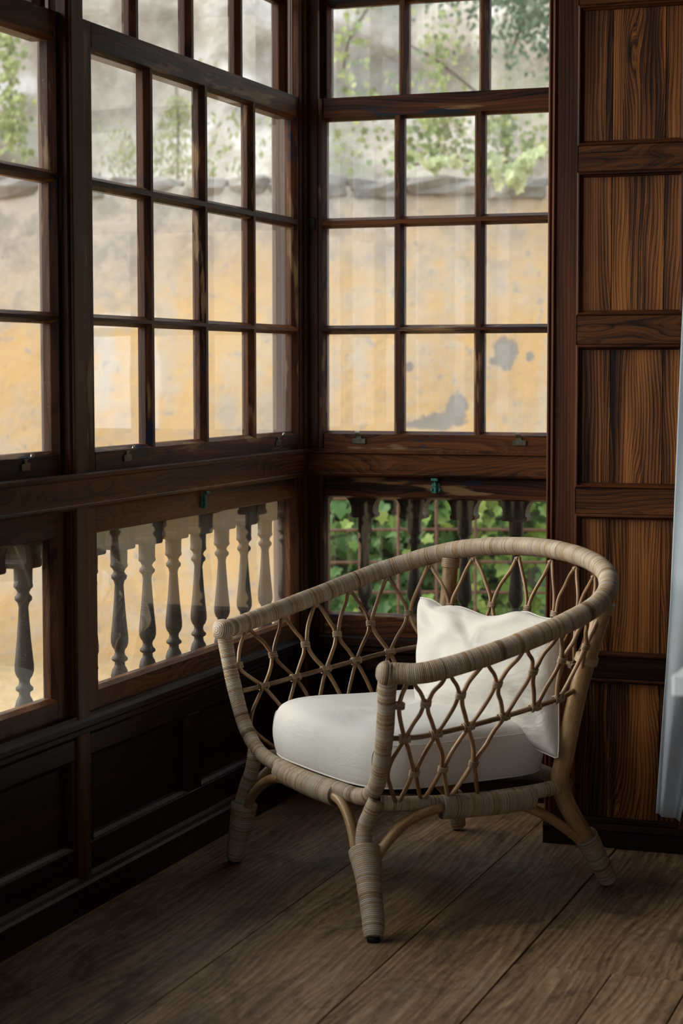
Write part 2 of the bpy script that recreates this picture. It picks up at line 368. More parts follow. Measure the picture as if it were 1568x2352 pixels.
def sash(parent, name, T, u0, u1, z0, z1, cols, rows, nf=0.0, depth=.034, glass='glass', mat='frame_worn', lifts=(), bev=.0085, skip_panes=False):
    """glazed sash: stiles, rails, muntins and a pane of glass in every light"""
    e = empty(name, parent=parent); nb = nf-depth; ng = nf-.016
    gu0, gu1, gz0, gz1 = cols[0][0], cols[-1][1], rows[0][0], rows[-1][1]
    def bar(nm, axis, a0, a1, c0, c1, b0, b1, m=mat, nf=nf):
        if axis == 'u': nf = nf-.0006
        if nm == 'muntin' and axis == 'z': nf = nf-.0013
        mb = MB(); p = [(c0, nb)]
        p += [(c0, ng), (c0+b0, nf)] if b0 else [(c0, nf)]
        p += [(c1-b1, nf), (c1, ng)] if b1 else [(c1, nf)]
        p += [(c1, nb)]
        prism(mb, T, axis, a0, a1, p); return mb.build(nm, M[m], e)
    bar('stile', 'z', z0, z1, u0, gu0, 0, bev); bar('stile', 'z', z0, z1, gu1, u1, bev, 0)
    bar('rail', 'u', gu0-.004, gu1+.004, z0, gz0, 0, bev); bar('rail', 'u', gu0-.004, gu1+.004, gz1, z1, bev, 0)
    for i in range(len(rows)-1): bar('muntin', 'u', gu0-.008, gu1+.008, rows[i][1], rows[i+1][0], bev, bev)
    for i in range(len(cols)-1): bar('muntin', 'z', gz0-.008, gz1+.008, cols[i][1], cols[i+1][0], bev, bev)
    if not skip_panes:
        for c in cols:
            for r in rows:
                mb = MB(); t = rng.uniform(-.0006, .0006)
                box(mb, T, c[0]-.004, c[1]+.004, ng-.004+t, ng-.001+t, r[0]-.004, r[1]+.004, c=.0003); mb.build('pane', M[glass], e)
    for lu, lz in lifts: sash_lift(e, T, lu, lz, nf)
    return e
def sash_lift(parent, T, u, z, nf):
    mb = MB(); box(mb, T, u-.019, u+.019, nf, nf+.0025, z-.012, z+.003, c=.0006); box(mb, T, u-.007, u+.007, nf, nf+.0022, z, z+.012, c=.0005)
    pl = mb.build('sash_lift', M['brass'], parent); pl['label'] = 'tarnished brass finger lift'
def lift_hook(parent, T, u, z, nf):
    mb = MB(); vs = []; k = 8
    for i in range(k):
        t = i/(k-1)*math.pi*.62; n = nf+.002+.016*math.sin(t)*.9; zz = z+.010+.010*(1-math.cos(t)); wd = .0075*(1 if i < k-2 else .85)
        vs += [(u-wd, n, zz), (u+wd, n, zz), (u+wd, n+.0016, zz+.0012), (u-wd, n+.0016, zz+.0012)]
    fs = [[4*i+j, 4*i+(j+1) % 4, 4*i+4+(j+1) % 4, 4*i+4+j] for i in range(k-1) for j in range(4)] + [[0, 1, 2, 3], [4*k-4, 4*k-3, 4*k-2, 4*k-1]]
    mb.add([T(*x) for x in vs], fs); return mb.build('lift_lip', M['brass_bright'], parent)
def catch(parent, T, u, z, nf, mat):
    mb = MB()
    box(mb, T, u-.012, u+.012, nf, nf+.003, z-.016, z+.012, c=.001)
    box(mb, T, u-.004, u+.004, nf+.003, nf+.010, z-.018, z+.024, c=.002)
    box(mb, T, u-.010, u+.010, nf+.012, nf+.017, z+.018, z+.026, c=.002)
    for sx in (-1, 1): box(mb, T, u+sx*.012-.003, u+sx*.012+.003, nf, nf+.006, z-.010, z-.002, c=.001)
    return mb.build('window_catch', M[mat], parent)

# ------------------------------------------------------------------ structure: floor
floor = tag(empty('floor'), kind='structure')
def plank(x0, x1, y0, y1):
    mb = MB(); g = .0012; dz = rng.uniform(-.0012, .0008)
    box(mb, ID, x0+g, x1-g, y0+g, y1-g, -.030, dz, c=.0011, axis=1); mb.build('plank', M['floor'], floor)
for x0, x1 in ((-.02, .42), (.42, .752), (.752, 1.0)):
    off = {.42: -4.1, .752: -3.6}.get(x0, -2.9)
    plank(x0, x1, off, .04); plank(x0, x1, -7.5, off)
for x0, x1 in ((1.0, 1.34), (1.34, 1.62), (1.62, 1.95)): plank(x0, x1, -1.47, .04)
xs = [1.0, 1.2, 1.357, 1.52, 1.75, 2.0]
for i in range(5):
    y1 = -1.4705 if xs[i] < 1.357 else (-1.47)
    plank(xs[i], xs[i+1], -4.2, y1); plank(xs[i], xs[i+1], -7.5, -4.2)
for i in range(8): plank(2.0+i*.33 if i else 2.0, 2.33+i*.33, -7.5, .04)
plank(1.95, 2.0, -1.47, .04)
mb = MB(); box(mb, ID, -.1, 4.8, -7.6, .1, -.08, -.031, c=.001); mb.build('subfloor', M['low'], floor)

# ------------------------------------------------------------------ left window wall
ROWS = [(1.0235, 1.2965), (1.3215, 1.5950), (1.6235, 1.8935)]
UROWS = [(1.9605, 2.2140), (2.2430, 2.4960)]
COLS_L = [(.069, .360), (.390, .680), (.7105, 1.0005), (1.0305, 1.320)]
P = .0
def left_window(name, s, n_off=0.0, detail=True, z_low=.488):
    w_ = tag(empty(name), kind='structure')
    cols = [(a+s, b+s) for a, b in COLS_L]
    lifts = ((1.165+s, 1.0), (.215+s, 1.0)) if detail else ()
    ls = sash(w_, 'lower_sash', TL, .035+s, 1.372+s, .973, 1.957, cols, ROWS, n_off, lifts=lifts)
    for lu, lz in lifts: lift_hook(ls, TL, lu, lz, n_off)
    ucols = [(a+s-.004, b+s-.004) for a, b in COLS_L]
    sash(w_, 'upper_sash', TL, .035+s, 1.372+s, 1.90, 2.56, ucols, UROWS, n_off-.037, mat='frame')
    lo = sash(w_, 'lower_light', TL, .035+s, 1.372+s, .441, .893, [(.085+s, 1.318+s)], [(z_low, .8325)], n_off, mat='rail', bev=.006)
    if detail: catch(lo, TL, .735+s, .868, n_off, 'verdigris')
    return w_
left_window('window_1', 0.0)
left_window('window_3', 1.410, -.012)
left_window('window_4', 2.820, -.012, detail=False)
left_window('window_5', 4.230, -.012, detail=False)

def mullion(name, u0, u1, nmax=.012):
    e = tag(empty(name), kind='structure')
    mb = MB(); box(mb, TL, u0, u1, -.022, nmax, .0, 2.75, c=.003); mb.build('inner_post', M['post'], e)
    mb = MB(); box(mb, TL, u0-.012, u0, -.02, .004, .0, 2.75, c=.002)
    box(mb, TL, u1, u1+.008, -.02, .004, .0, 2.75, c=.002); mb.build('stop_bead', M['frame'], e)
    mb = MB(); box(mb, TL, u0+.004, u1-.004, -.045, -.022, -.3, 2.75, c=.001); mb.build('parting_strip', M['frame'], e)
    mb = MB(); box(mb, TL, u0-.03, u0+.007, -.100, -.045, .95, 2.75, c=.004); mb.build('outer_post', M['exterior'], e)
mullion('trim_2', 1.387, 1.445); mullion('trim_3', 2.797, 2.855); mullion('trim_4', 4.207, 4.265); mullion('trim_5', 5.617, 5.675)
# corner post
e = tag(empty('trim_1'), kind='structure')
mb = MB(); box(mb, ID, -.03, .012, -.030, .03, .0, 2.75, c=.004); mb.build('inner_post', M['post'], e)
mb = MB(); box(mb, ID, -.015, .004, -.052, -.02, .0, 2.75, c=.002); box(mb, ID, .012, .040, -.004, .015, .0, 2.75, c=.002); mb.build('stop_bead', M['frame'], e)
mb = MB(); box(mb, ID, -.116, -.030, .036, .10, -.3, 2.75, c=.004); box(mb, ID, -.100, -.036, -.006, .040, .95, 2.75, c=.004); mb.build('outer_post', M['exterior'], e)
mb = MB(); box(mb, ID, -.032, .012, .026, .042, -.3, 2.75, c=.004); mb.build('outer_return', M['exterior'], e)
mb = MB(); box(mb, ID, .002, .016, -.020, .002, 1.56, 1.62, c=.002); box(mb, ID, .0, .034, -.010, -.002, 1.59, 1.625, c=.002); mb.build('iron_bracket', M['iron'], e)

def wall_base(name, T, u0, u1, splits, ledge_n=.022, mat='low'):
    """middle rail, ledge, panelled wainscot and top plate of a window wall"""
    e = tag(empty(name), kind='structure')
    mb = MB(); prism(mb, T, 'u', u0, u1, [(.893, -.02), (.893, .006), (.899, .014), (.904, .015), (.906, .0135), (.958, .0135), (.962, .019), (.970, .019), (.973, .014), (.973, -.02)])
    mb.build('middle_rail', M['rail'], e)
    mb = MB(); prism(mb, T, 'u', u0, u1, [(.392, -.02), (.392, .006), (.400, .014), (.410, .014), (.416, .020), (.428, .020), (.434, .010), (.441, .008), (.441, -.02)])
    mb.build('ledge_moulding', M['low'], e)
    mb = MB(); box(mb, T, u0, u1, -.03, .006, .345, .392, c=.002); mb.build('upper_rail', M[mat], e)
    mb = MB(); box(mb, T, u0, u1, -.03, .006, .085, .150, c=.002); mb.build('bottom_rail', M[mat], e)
    for a, b in splits:
        mb = MB(); box(mb, T, a, b, -.03, .005, .150, .345, c=.002); mb.build('stile', M[mat], e)
    for (a, b), (c_, d) in zip(splits[:-1], splits[1:]):
        mb = MB(); box(mb, T, b-.004, c_+.004, -.03, -.014, .146, .349, c=.001, axis=0)
        mb.build('panel', M[mat], e)
        mb = MB(); ring(mb, T, b, c_, .150, .345, [(0, .006), (.004, .004), (.010, -.004), (.012, -.014), (0, -.014)]); mb.build('panel_moulding', M[mat], e)
    mb = MB(); box(mb, T, u0, u1, -.06, .01, 2.56, 2.75, c=.003); mb.build('head_beam', M['frame'], e)
    mb = MB(); box(mb, T, u0, u1, -.11, -.036, -.3, .418, c=.003); mb.build('outer_plinth', M['exterior'], e)
    mb = MB(); box(mb, T, u0, u1, -.11, -.036, .854, .97, c=.003); mb.build('outer_rail', M['exterior'], e)
    return e
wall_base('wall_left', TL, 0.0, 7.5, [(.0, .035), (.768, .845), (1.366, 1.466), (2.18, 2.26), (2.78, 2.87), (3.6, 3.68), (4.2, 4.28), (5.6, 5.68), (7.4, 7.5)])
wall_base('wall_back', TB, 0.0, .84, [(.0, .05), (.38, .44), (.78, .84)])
for nm, T, u1 in (('baseboard_left', TL, 7.5), ('baseboard_back', TB, .84)):
    mb = MB(); prism(mb, T, 'u', 0, u1, [(0, -.03), (0, .018), (.050, .018), (.056, .022), (.064, .022), (.070, .016), (.078, .012), (.086, .006), (.086, -.03)])
    tag(mb.build(nm, M['low']), kind='structure')

# window in the back wall
w2 = tag(empty('window_2'), kind='structure')
COLS_B = [(.0605, .2608), (.2904, .4932), (.5231, .7240)]
ls = sash(w2, 'lower_sash', TB, .012, .764, .973, 1.957, COLS_B, ROWS, 0.0, glass='glass_painted_reflections', lifts=((.162, 1.0), (.628, 1.0)))
for lu in (.162, .628): lift_hook(ls, TB, lu, 1.0, 0.0)
sash(w2, 'upper_sash', TB, .012, .764, 1.90, 2.56, [(a+.001, b+.001) for a, b in COLS_B], UROWS, -.037, glass='glass_painted_reflections')
lo = sash(w2, 'lower_light', TB, .012, .764, .441, .893, [(.0605, .7240)], [(.504, .8325)], -.004, mat='frame_worn', bev=.006)
catch(lo, TB, .388, .868, -.004, 'verdigris')
mb = MB(); box(mb, TB, .764, .84, -.10, .012, 0, 2.75, c=.003); tag(mb.build('trim_6', M['frame']), kind='structure')

# ------------------------------------------------------------------ panelled partition on the right
YP = -.443; TP = T_off(YP)
pw = tag(empty('wall_right'), kind='structure')
RAILS = [(.426, .481), (.838, .903), (1.258, 1.330), (1.682, 1.746), (2.087, 2.150), (2.48, 2.55)]
def panelled(x0, edge_stile, x1, bounds):
    mb = MB(); prism(mb, TP, 'z', 0, 2.75, edge_stile); mb.build('stile', M['stile'], pw)
for bay in range(3):
    o = bay*.395
    a = .886+o; b = 1.152+o
    # stile with a reeded edge
    if bay == 0:
        prof = [(.812, -.03), (.812, .002), (.815, .006), (.818, .006), (.820, .002), (.822, .003), (.825, .009), (.829, .010), (.832, .006), (.834, .003), (.836, .005), (a, .005), (a, -.03)]
    else:
        prof = [(1.152+o-.395, -.03), (1.152+o-.395, .005), (a-.004, .005), (a, .002), (a, -.03)]
    mb = MB(); prism(mb, TP, 'z', 0, 2.75, prof); mb.build('stile', M['stile'], pw)
    mb = MB(); box(mb, TP, a, b, -.03, .004, 0, .060, c=.002); mb.build('bottom_rail', M['low'], pw)
    zs = [(.060, .060)] + RAILS
    for z0, z1 in RAILS:
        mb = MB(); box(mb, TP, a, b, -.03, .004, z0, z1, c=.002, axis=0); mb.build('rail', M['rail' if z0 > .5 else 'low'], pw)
    for (p0, p1), (q0, q1) in zip(zs[:-1], zs[1:]):
        z0, z1 = p1, q0
        mb = MB(); ring(mb, TP, a, b, z0, z1, [(0, .005), (.003, .007), (.006, .007), (.008, .002), (.012, -.002), (.013, -.012), (0, -.012)])
        mb.build('panel_moulding', M['frame'], pw)
        js = [a+.008, a+.084, a+.214, b-.008]
        for i in range(3):
            mb = MB(); g = .0007
            box(mb, TP, js[i]+g, js[i+1]-g, -.022, -.0095+rng.uniform(-.0006, .0006), z0+.006, z1-.006, c=.0008, axis=2); mb.build('panel_board', M['board'], pw)
mb = MB(); box(mb, ID, .812, .842, YP+.03, -.014, 0, 2.75, c=.003); mb.build('return_board', M['stile'], pw)
mb = MB(); box(mb, ID, .84, 4.7, YP+.03, YP+.06, 0, 2.75, c=.003); mb.build('backing', M['low'], pw)
mb = MB(); prism(mb, TP, 'u', .812, 2.05, [(0, -.01), (0, .016), (.040, .016), (.046, .019), (.054, .014), (.060, .006), (.060, -.01)]); tag(mb.build('baseboard_right', M['low']), kind='structure')

# ------------------------------------------------------------------ rest of the room (out of frame)
mb = MB(); box(mb, ID, -.45, 4.8, -7.7, .5, 2.75, 2.87, c=.004); tag(mb.build('ceiling', M['plaster_in']), kind='structure')
mb = MB(); box(mb, ID, 4.6, 4.7, -7.6, -.4, 0, 2.75, c=.004); tag(mb.build('wall_far_right', M['low']), kind='structure')
mb = MB(); box(mb, ID, -.05, 1.5, -7.6, -7.5, 0, 2.75, c=.004); box(mb, ID, 3.6, 4.7, -7.6, -7.5, 0, 2.75, c=.004); box(mb, ID, 1.5, 3.6, -7.6, -7.5, 0, .95, c=.004); box(mb, ID, 1.5, 3.6, -7.6, -7.5, 2.4, 2.75, c=.004)
tag(mb.build('wall_front', M['low']), kind='structure')

# ------------------------------------------------------------------ balustrades outside the glass
def baluster_parts():
    prof = [(.788, .0), (.788, .0205), (.775, .0215), (.772, .0205), (.742, .0200), (.738, .0212), (.733, .0205), (.729, .0160), (.722, .0125), (.717, .0150), (.7125, .0190), (.706, .0185), (.700, .0130), (.690, .0105), (.660, .0125), (.620, .0155), (.585, .0190), (.565, .0210), (.552, .0208), (.542, .0175), (.536, .0130), (.529, .0115), (.522, .0135), (.516, .0192), (.511, .0190), (.506, .0120), (.498, .0125), (.488, .0180), (.474, .0215), (.462, .0200), (.452, .0135), (.446, .0120), (.440, .0150), (.434, .0205), (.424, .0210), (.420, .0210), (.420, .0)]
    mb = MB(); K = 18; vs = []; gs = []
    for z, r in prof:
        for k in range(K):
            a = 2*math.pi*k/K; vs.append((r*math.cos(a), r*math.sin(a), z)); gs.append((z, r*math.cos(a), r*math.sin(a)))
    fs = [[i*K+k, i*K+(k+1) % K, (i+1)*K+(k+1) % K, (i+1)*K+k] for i in range(len(prof)-1) for k in range(K)]
    mb.add(vs, fs, gs, True); return mb
def head_mesh(T, half):
    """carved arcade block above a baluster: rounded slab, then concave flanks spreading to its neighbours"""
    side = [(.775, .030), (.778, .036), (.786, .037), (.790, .033), (.795, .032), (.806, .033), (.818, .037), (.828, .044), (.838, .054), (.846, .066), (.852, half)]
    poly = [(-x, z) for z, x in side] + [(x, z) for z, x in reversed(side)]
    mb = MB(); k = len(poly); vs = []
    for n in (-.026, .026):
        for u, z in poly: vs.append((u, n, z))
    fs = [[i, (i+1) % k, (i+1) % k+k, i+k] for i in range(k)]
    m = len(side)
    for L in (0, k):
        for i in range(m-1): fs.append([L+i, L+i+1, L+k-2-i, L+k-1-i])
    mb.add([T(*x) for x in vs], fs, grain(vs, 2)); return mb
def balustrade(name, label, T, us, n, half, Trot):
    e = tag(empty(name), label, 'balustrade')
    b0 = h0 = None
    for i, u in enumerate(us):
        if b0 is None:
            b = b0 = baluster_parts().build('baluster', M['baluster'], e); h = h0 = head_mesh(Trot, half).build('arcade_block', M['baluster'], b)
        else:
            b = b0.copy(); COL.objects.link(b); b.parent = e; h = h0.copy(); COL.objects.link(h); h.parent = b
        b.location = T(u, n, 0)
    return e
NB = -.068
balustrade('balustrade', 'turned dark wood balusters outside the left windows', TL, [-.011+.155*i for i in range(37)], NB, .0776, lambda u, n, z: (n, -u, z))
balustrade('balustrade', 'turned dark wood balusters in front of the ivy hedge outside the back window', TB, [.0085+.1487*i for i in range(6)], NB+.004, .0756, lambda u, n, z: (u, -n, z))

# ------------------------------------------------------------------ tubes
def catmull(P, n=10):
    P = [np.array(p, float) for p in P]; P = [2*P[0]-P[1]] + P + [2*P[-1]-P[-2]]; out = []
    for i in range(1, len(P)-2):
        a, b, c, d = P[i-1:i+3]
        for t in np.linspace(0, 1, n, endpoint=False):
            out.append(.5*((2*b)+(-a+c)*t+(2*a-5*b+4*c-d)*t*t+(-a+3*b-3*c+d)*t**3))
    out.append(P[-2]); return np.array(out)
def resample(C, step):
    s = np.r_[0, np.cumsum(np.linalg.norm(np.diff(C, axis=0), axis=1))]; n = max(3, int(round(s[-1]/step))+1)
    x = np.linspace(0, s[-1], n); return np.stack([np.interp(x, s, C[:, k]) for k in range(3)], 1), x
def tube(mb, pts, rad, K=10, step=.006, wrap=0.0, ridge=.0009, flat=1.0, cap=True, s0=0.0, sm=12):
    """swept tube; rad = number or list of (fraction, radius); wrap = pitch of the cord wound round it"""
    C, s = resample(catmull(pts, sm), wrap/4 if wrap else step); n = len(C)
    Tn = np.gradient(C, axis=0); Tn /= np.linalg.norm(Tn, axis=1)[:, None]
    ref = np.array([0, 0, 1.0]) if abs(Tn[0][2]) < .9 else np.array([1.0, 0, 0])
    U = np.zeros_like(C); u = ref-Tn[0]*ref.dot(Tn[0]); u /= np.linalg.norm(u)
    for i in range(n):
        u = u-Tn[i]*u.dot(Tn[i]); u /= np.linalg.norm(u); U[i] = u
    V = np.cross(Tn, U); fr = s/s[-1]
    R = np.full(n, rad) if isinstance(rad, (int, float)) else np.interp(fr, [a for a, b in rad], [b for a, b in rad])
    th = np.linspace(0, 2*np.pi, K, endpoint=False)
    off = rng.uniform(0, 500)
    if wrap:
        ph = (s[:, None]+s0)/wrap + .16*np.sin(th[None, :]+s[:, None]*9+off) + .1*np.sin(s[:, None]*37+off)
        rr = R[:, None]*(1+.012*np.sin(s[:, None]*55+off)) + ridge*(np.abs(np.sin(np.pi*ph))**.6-.6)
        gx = ph+math.floor(off)
    else:
        rr = np.repeat(R[:, None], K, 1); gx = np.repeat(s[:, None], K, 1)+off
    Pn = C[:, None, :] + rr[..., None]*(U[:, None, :]*np.cos(th)[None, :, None] + flat*V[:, None, :]*np.sin(th)[None, :, None])
    g = np.stack([gx, np.repeat(th[None, :], n, 0), np.full((n, K), off % 7)], -1)
    fs = []
    for i in range(n-1):
        b = i*K
        fs += [(b+k, b+(k+1) % K, b+K+(k+1) % K, b+K+k) for k in range(K)]
    vs = Pn.reshape(-1, 3).tolist(); gs = g.reshape(-1, 3).tolist()
    if cap:
        fs += [tuple(range(K)), tuple(range((n-1)*K, n*K))]
    mb.add(vs, fs, gs, True)
    return C, Tn

# ------------------------------------------------------------------ the rattan armchair (local: x across, -y forward)
CH = (0.7136, -0.7677, 0.0); CA = -0.72155
L_ = lambda p: (p[0], -p[1], p[2])        # (across, forward, height) -> local
chair = tag(empty('armchair', CH, CA), 'rattan lounge armchair with wrapped rail and diamond lattice sides in the window corner', 'armchair')
half = [(.396, .468, .563), (.447, .387, .569), (.473, .185, .618), (.449, -.037, .687), (.288, -.164, .743)]
RAIL = [(-a, b, c) for a, b, c in half] + [(0, -.211, .764)] + half[::-1]
RC = catmull(RAIL, 24); RS = np.r_[0, np.cumsum(np.linalg.norm(np.diff(RC, axis=0), axis=1))]; LT = RS[-1]
def Cs(x): return np.array([np.interp(x, RS, RC[:, k]) for k in range(3)])
DP = np.array([[-.305, .43], [-.315, .3], [-.318, .15], [-.315, .02], [-.27, -.06], [-.15, -.10], [0, -.11], [.15, -.10], [.27, -.06], [.315, .02], [.318, .15], [.315, .3], [.305, .43]])
DS = np.r_[0, np.cumsum(np.linalg.norm(np.diff(DP, axis=0), axis=1))]; DS /= DS[-1]
def Sf(a, t):
    u = a/LT; D = np.array([np.interp(u, DS, DP[:, 0]), np.interp(u, DS, DP[:, 1]), .262]); return Cs(a)*(1-t)+D*t
mb = MB(); tube(mb, [L_(p) for p in RAIL], .0225, K=20, wrap=.0036, ridge=.0012); mb.build('top_rail', M['wrap'], chair, 'wrap')
FR = [(-.395, .468, .563), (-.387, .462, .507), (-.374, .456, .449), (-.355, .449, .387), (-.334, .444, .341), (-.300, .440, .304), (-.249, .437, .277), (-.167, .436, .266), (-.036, .435, .261), (.109, .435, .262), (.215, .436, .265), (.262, .437, .276), (.299, .440, .303), (.326, .445, .346), (.350, .451, .403), (.369, .457, .463), (.383, .463, .512), (.396, .468, .563)]
mb = MB(); tube(mb, [L_(p) for p in FR], [(0, .0185), (.2, .0175), (.5, .0175), (.8, .0185), (1, .020)], K=18, wrap=.0036, ridge=.0011, sm=6); mb.build('front_frame', M['wrap'], chair, 'wrap')
# corner caps: square coil domes where rail and post meet
for sx in (-1, 1):
    c = np.array(L_((sx*.396, .468, .563))); ax = np.array(L_((-sx*.35, 1.0, .12))); ax /= np.linalg.norm(ax)
    u = np.cross(ax, [0, 0, 1]); u /= np.linalg.norm(u); v = np.cross(ax, u); vs = []; gs = []; K = 24; NR = 30
    for i in range(NR):
        t = i/(NR-1); ang = t*math.pi/2; r = .0268*math.sin(ang)**.9; hgt = .0245*math.cos(ang)
        rid = .0009*abs(math.sin(t*math.pi*7.5))**.6
        for k in range(K):
            a_ = 2*math.pi*k/K; sq = 1/max(abs(math.cos(a_)), abs(math.sin(a_)))**.35*.97
            p = c+ax*(hgt+rid)+(u*math.cos(a_)+v*math.sin(a_))*(r+rid)*sq
            vs.append(tuple(p)); gs.append((t*7.5+sx*31+60, a_, 2.0))
    fs = [(i*K+k, i*K+(k+1) % K, (i+1)*K+(k+1) % K, (i+1)*K+k) for i in range(NR-1) for k in range(K)]+[tuple(range(K))]
    mb = MB(); mb.add(vs, fs, gs, True); mb.build('rail_cap', M['wrap'], chair, 'wrap')
# seat rails
for sx in (-1, 1):
    pts = [(sx*.285, .425, .262), (sx*.305, .36, .257), (sx*.314, .22, .250), (sx*.316, .08, .250), (sx*.314, -.01, .254), (sx*.305, -.05, .256)]
    mb = MB(); tube(mb, [L_(p) for p in pts], .0165, K=16, wrap=.0036, ridge=.0011); mb.build('side_rail', M['wrap'], chair, 'wrap')
    pts = [(sx*.316, .285, .243), (sx*.318, .20, .239), (sx*.318, .10, .238), (sx*.317, .045, .240)]
    mb = MB(); tube(mb, [L_(p) for p in pts], .0265, K=20, wrap=.0038, ridge=.0012, flat=.80); mb.build('rail_lashing', M['wrap'], chair, 'wrap')
pts = [(-.31, -.05, .258), (-.22, -.085, .255), (0, -.105, .255), (.22, -.085, .255), (.31, -.05, .258)]
mb = MB(); tube(mb, [L_(p) for p in pts], .0165, K=16, wrap=.0036, ridge=.0011); mb.build('back_rail', M['wrap'], chair, 'wrap')
pts = [(-.152, .437, .255), (-.09, .437, .251), (.03, .437, .247), (.122, .437, .249)]
mb = MB(); tube(mb, [L_(p) for p in pts], .0255, K=20, wrap=.0038, ridge=.0012); mb.build('rail_lashing', M['wrap'], chair, 'wrap')
# front legs
LR = [(.300, .440, .272), (.289, .450, .240), (.282, .459, .207), (.296, .469, .166), (.328, .479, .128), (.362, .491, .083), (.390, .501, .044), (.410, .511, .010)]
LL = [(-.285, .438, .285), (-.283, .447, .236), (-.300, .454, .195), (-.314, .460, .150), (-.322, .463, .105), (-.331, .467, .055), (-.341, .471, .008)]
for pts, nm in ((LR, 'R'), (LL, 'L')):
    mb = MB(); tube(mb, [L_(p) for p in pts], .0175, K=18, wrap=.0038, ridge=.0012, sm=8)
    lg = mb.build('front_leg', M['wrap'], chair, 'wrap')
    low = [p for p in pts if p[2] < .17]; cx = .004 if nm == 'R' else .012
    low = [(p[0]+(cx if i < 2 else cx*.4), p[1], p[2]) for i, p in enumerate(low)]
    mb = MB(); tube(mb, [L_(p) for p in low], [(0, .0355 if nm == 'R' else .0325), (.3, .0290), (.6, .0248), (.93, .0230), (1, .019)], K=20, wrap=.0044, ridge=.0011, sm=8)
    mb.build('leg_lashing', M['wrap'], lg, 'wrap')
    f = pts[-1]; mb = MB(); tube(mb, [L_((f[0], f[1], .012)), L_((f[0], f[1], .0005))], .014, K=14, step=.004); mb.build('foot_glide', M['iron'], lg, 'wrap')
# back legs: one thick pole from the top rail to the floor each
PR = [(.418, -.077, .684), (.404, -.067, .627), (.391, -.057, .573), (.371, -.045, .498), (.349, -.037, .406), (.329, -.033, .324), (.316, -.030, .272), (.309, -.044, .235), (.303, -.074, .185), (.294, -.126, .116), (.280, -.197, .012)]
PLf = [(-.330, -.146, .716), (-.332, -.142, .65), (-.330, -.132, .56), (-.325, -.120, .46), (-.320, -.108, .36), (-.316, -.100, .28), (-.318, -.108, .235), (-.328, -.130, .17), (-.342, -.160, .09), (-.354, -.186, .012)]
for pts in (PR, PLf):
    mb = MB(); tube(mb, [L_(p) for p in pts], [(0, .0195), (.5, .0215), (.75, .0205), (1, .018)], K=18, step=.01, sm=6); lg = mb.build('back_leg', M['pole'], chair, 'wrap')
    a, b = pts[-2], pts[-1]
    lo_ = [tuple(np.array(a)*(1-t)+np.array(b)*t) for t in (-.12, .3, .7, 1.0)]
    mb = MB(); tube(mb, [L_(p) for p in lo_], [(0, .0285), (.3, .0255), (.7, .0232), (1, .020)], K=20, wrap=.0044, ridge=.0011); mb.build('leg_lashing', M['wrap'], lg, 'wrap')
    t0, t1 = np.array(pts[0]), np.array(pts[1]); d = (t1-t0)/np.linalg.norm(t1-t0)
    mb = MB(); tube(mb, [L_(t0+d*.0), L_(t0+d*.012), L_(t0+d*.024)], .0235, K=18, wrap=.0045, ridge=.0015); mb.build('pole_binding', M['bind'], lg, 'wrap')
    q0, q1 = np.array(pts[2]), np.array(pts[3]); d = (q1-q0)/np.linalg.norm(q1-q0); q0 = q0+d*.012
    mb = MB(); tube(mb, [L_(q0+np.array([-.004, 0, 0])), L_(q0+d*.008+np.array([-.004, 0, 0])), L_(q0+d*.017+np.array([-.004, 0, 0]))], .0262, K=18, wrap=.0043, ridge=.0015); mb.build('pole_binding', M['bind'], lg, 'wrap')
# bent braces between seat rails and legs
BR = [[(-.129, .452, .243), (-.175, .455, .232), (-.225, .457, .206), (-.262, .459, .175), (-.285, .460, .140), (-.300, .461, .110)],
      [(.122, .446, .250), (.160, .449, .243), (.195, .452, .222), (.222, .455, .190), (.243, .458, .150), (.268, .460, .110)],
      [(.325, .290, .246), (.325, .335, .238), (.325, .385, .219), (.322, .425, .185), (.318, .450, .150), (.325, .462, .110)],
      [(.310, .085, .226), (.309, .050, .215), (.306, .005, .193), (.300, -.045, .162), (.294, -.090, .130), (.290, -.125, .100)],
      [(-.320, .300, .246), (-.320, .345, .238), (-.320, .390, .218), (-.319, .425, .185), (-.318, .448, .145), (-.322, .455, .110)],
      [(-.314, .060, .228), (-.316, .010, .205), (-.322, -.045, .175), (-.330, -.100, .140), (-.338, -.140, .105)]]
for b in BR:
    mb = MB(); tube(mb, [L_(p) for p in b], .0115, K=12, step=.008, sm=6); mb.build('brace', M['pole'], chair, 'wrap')
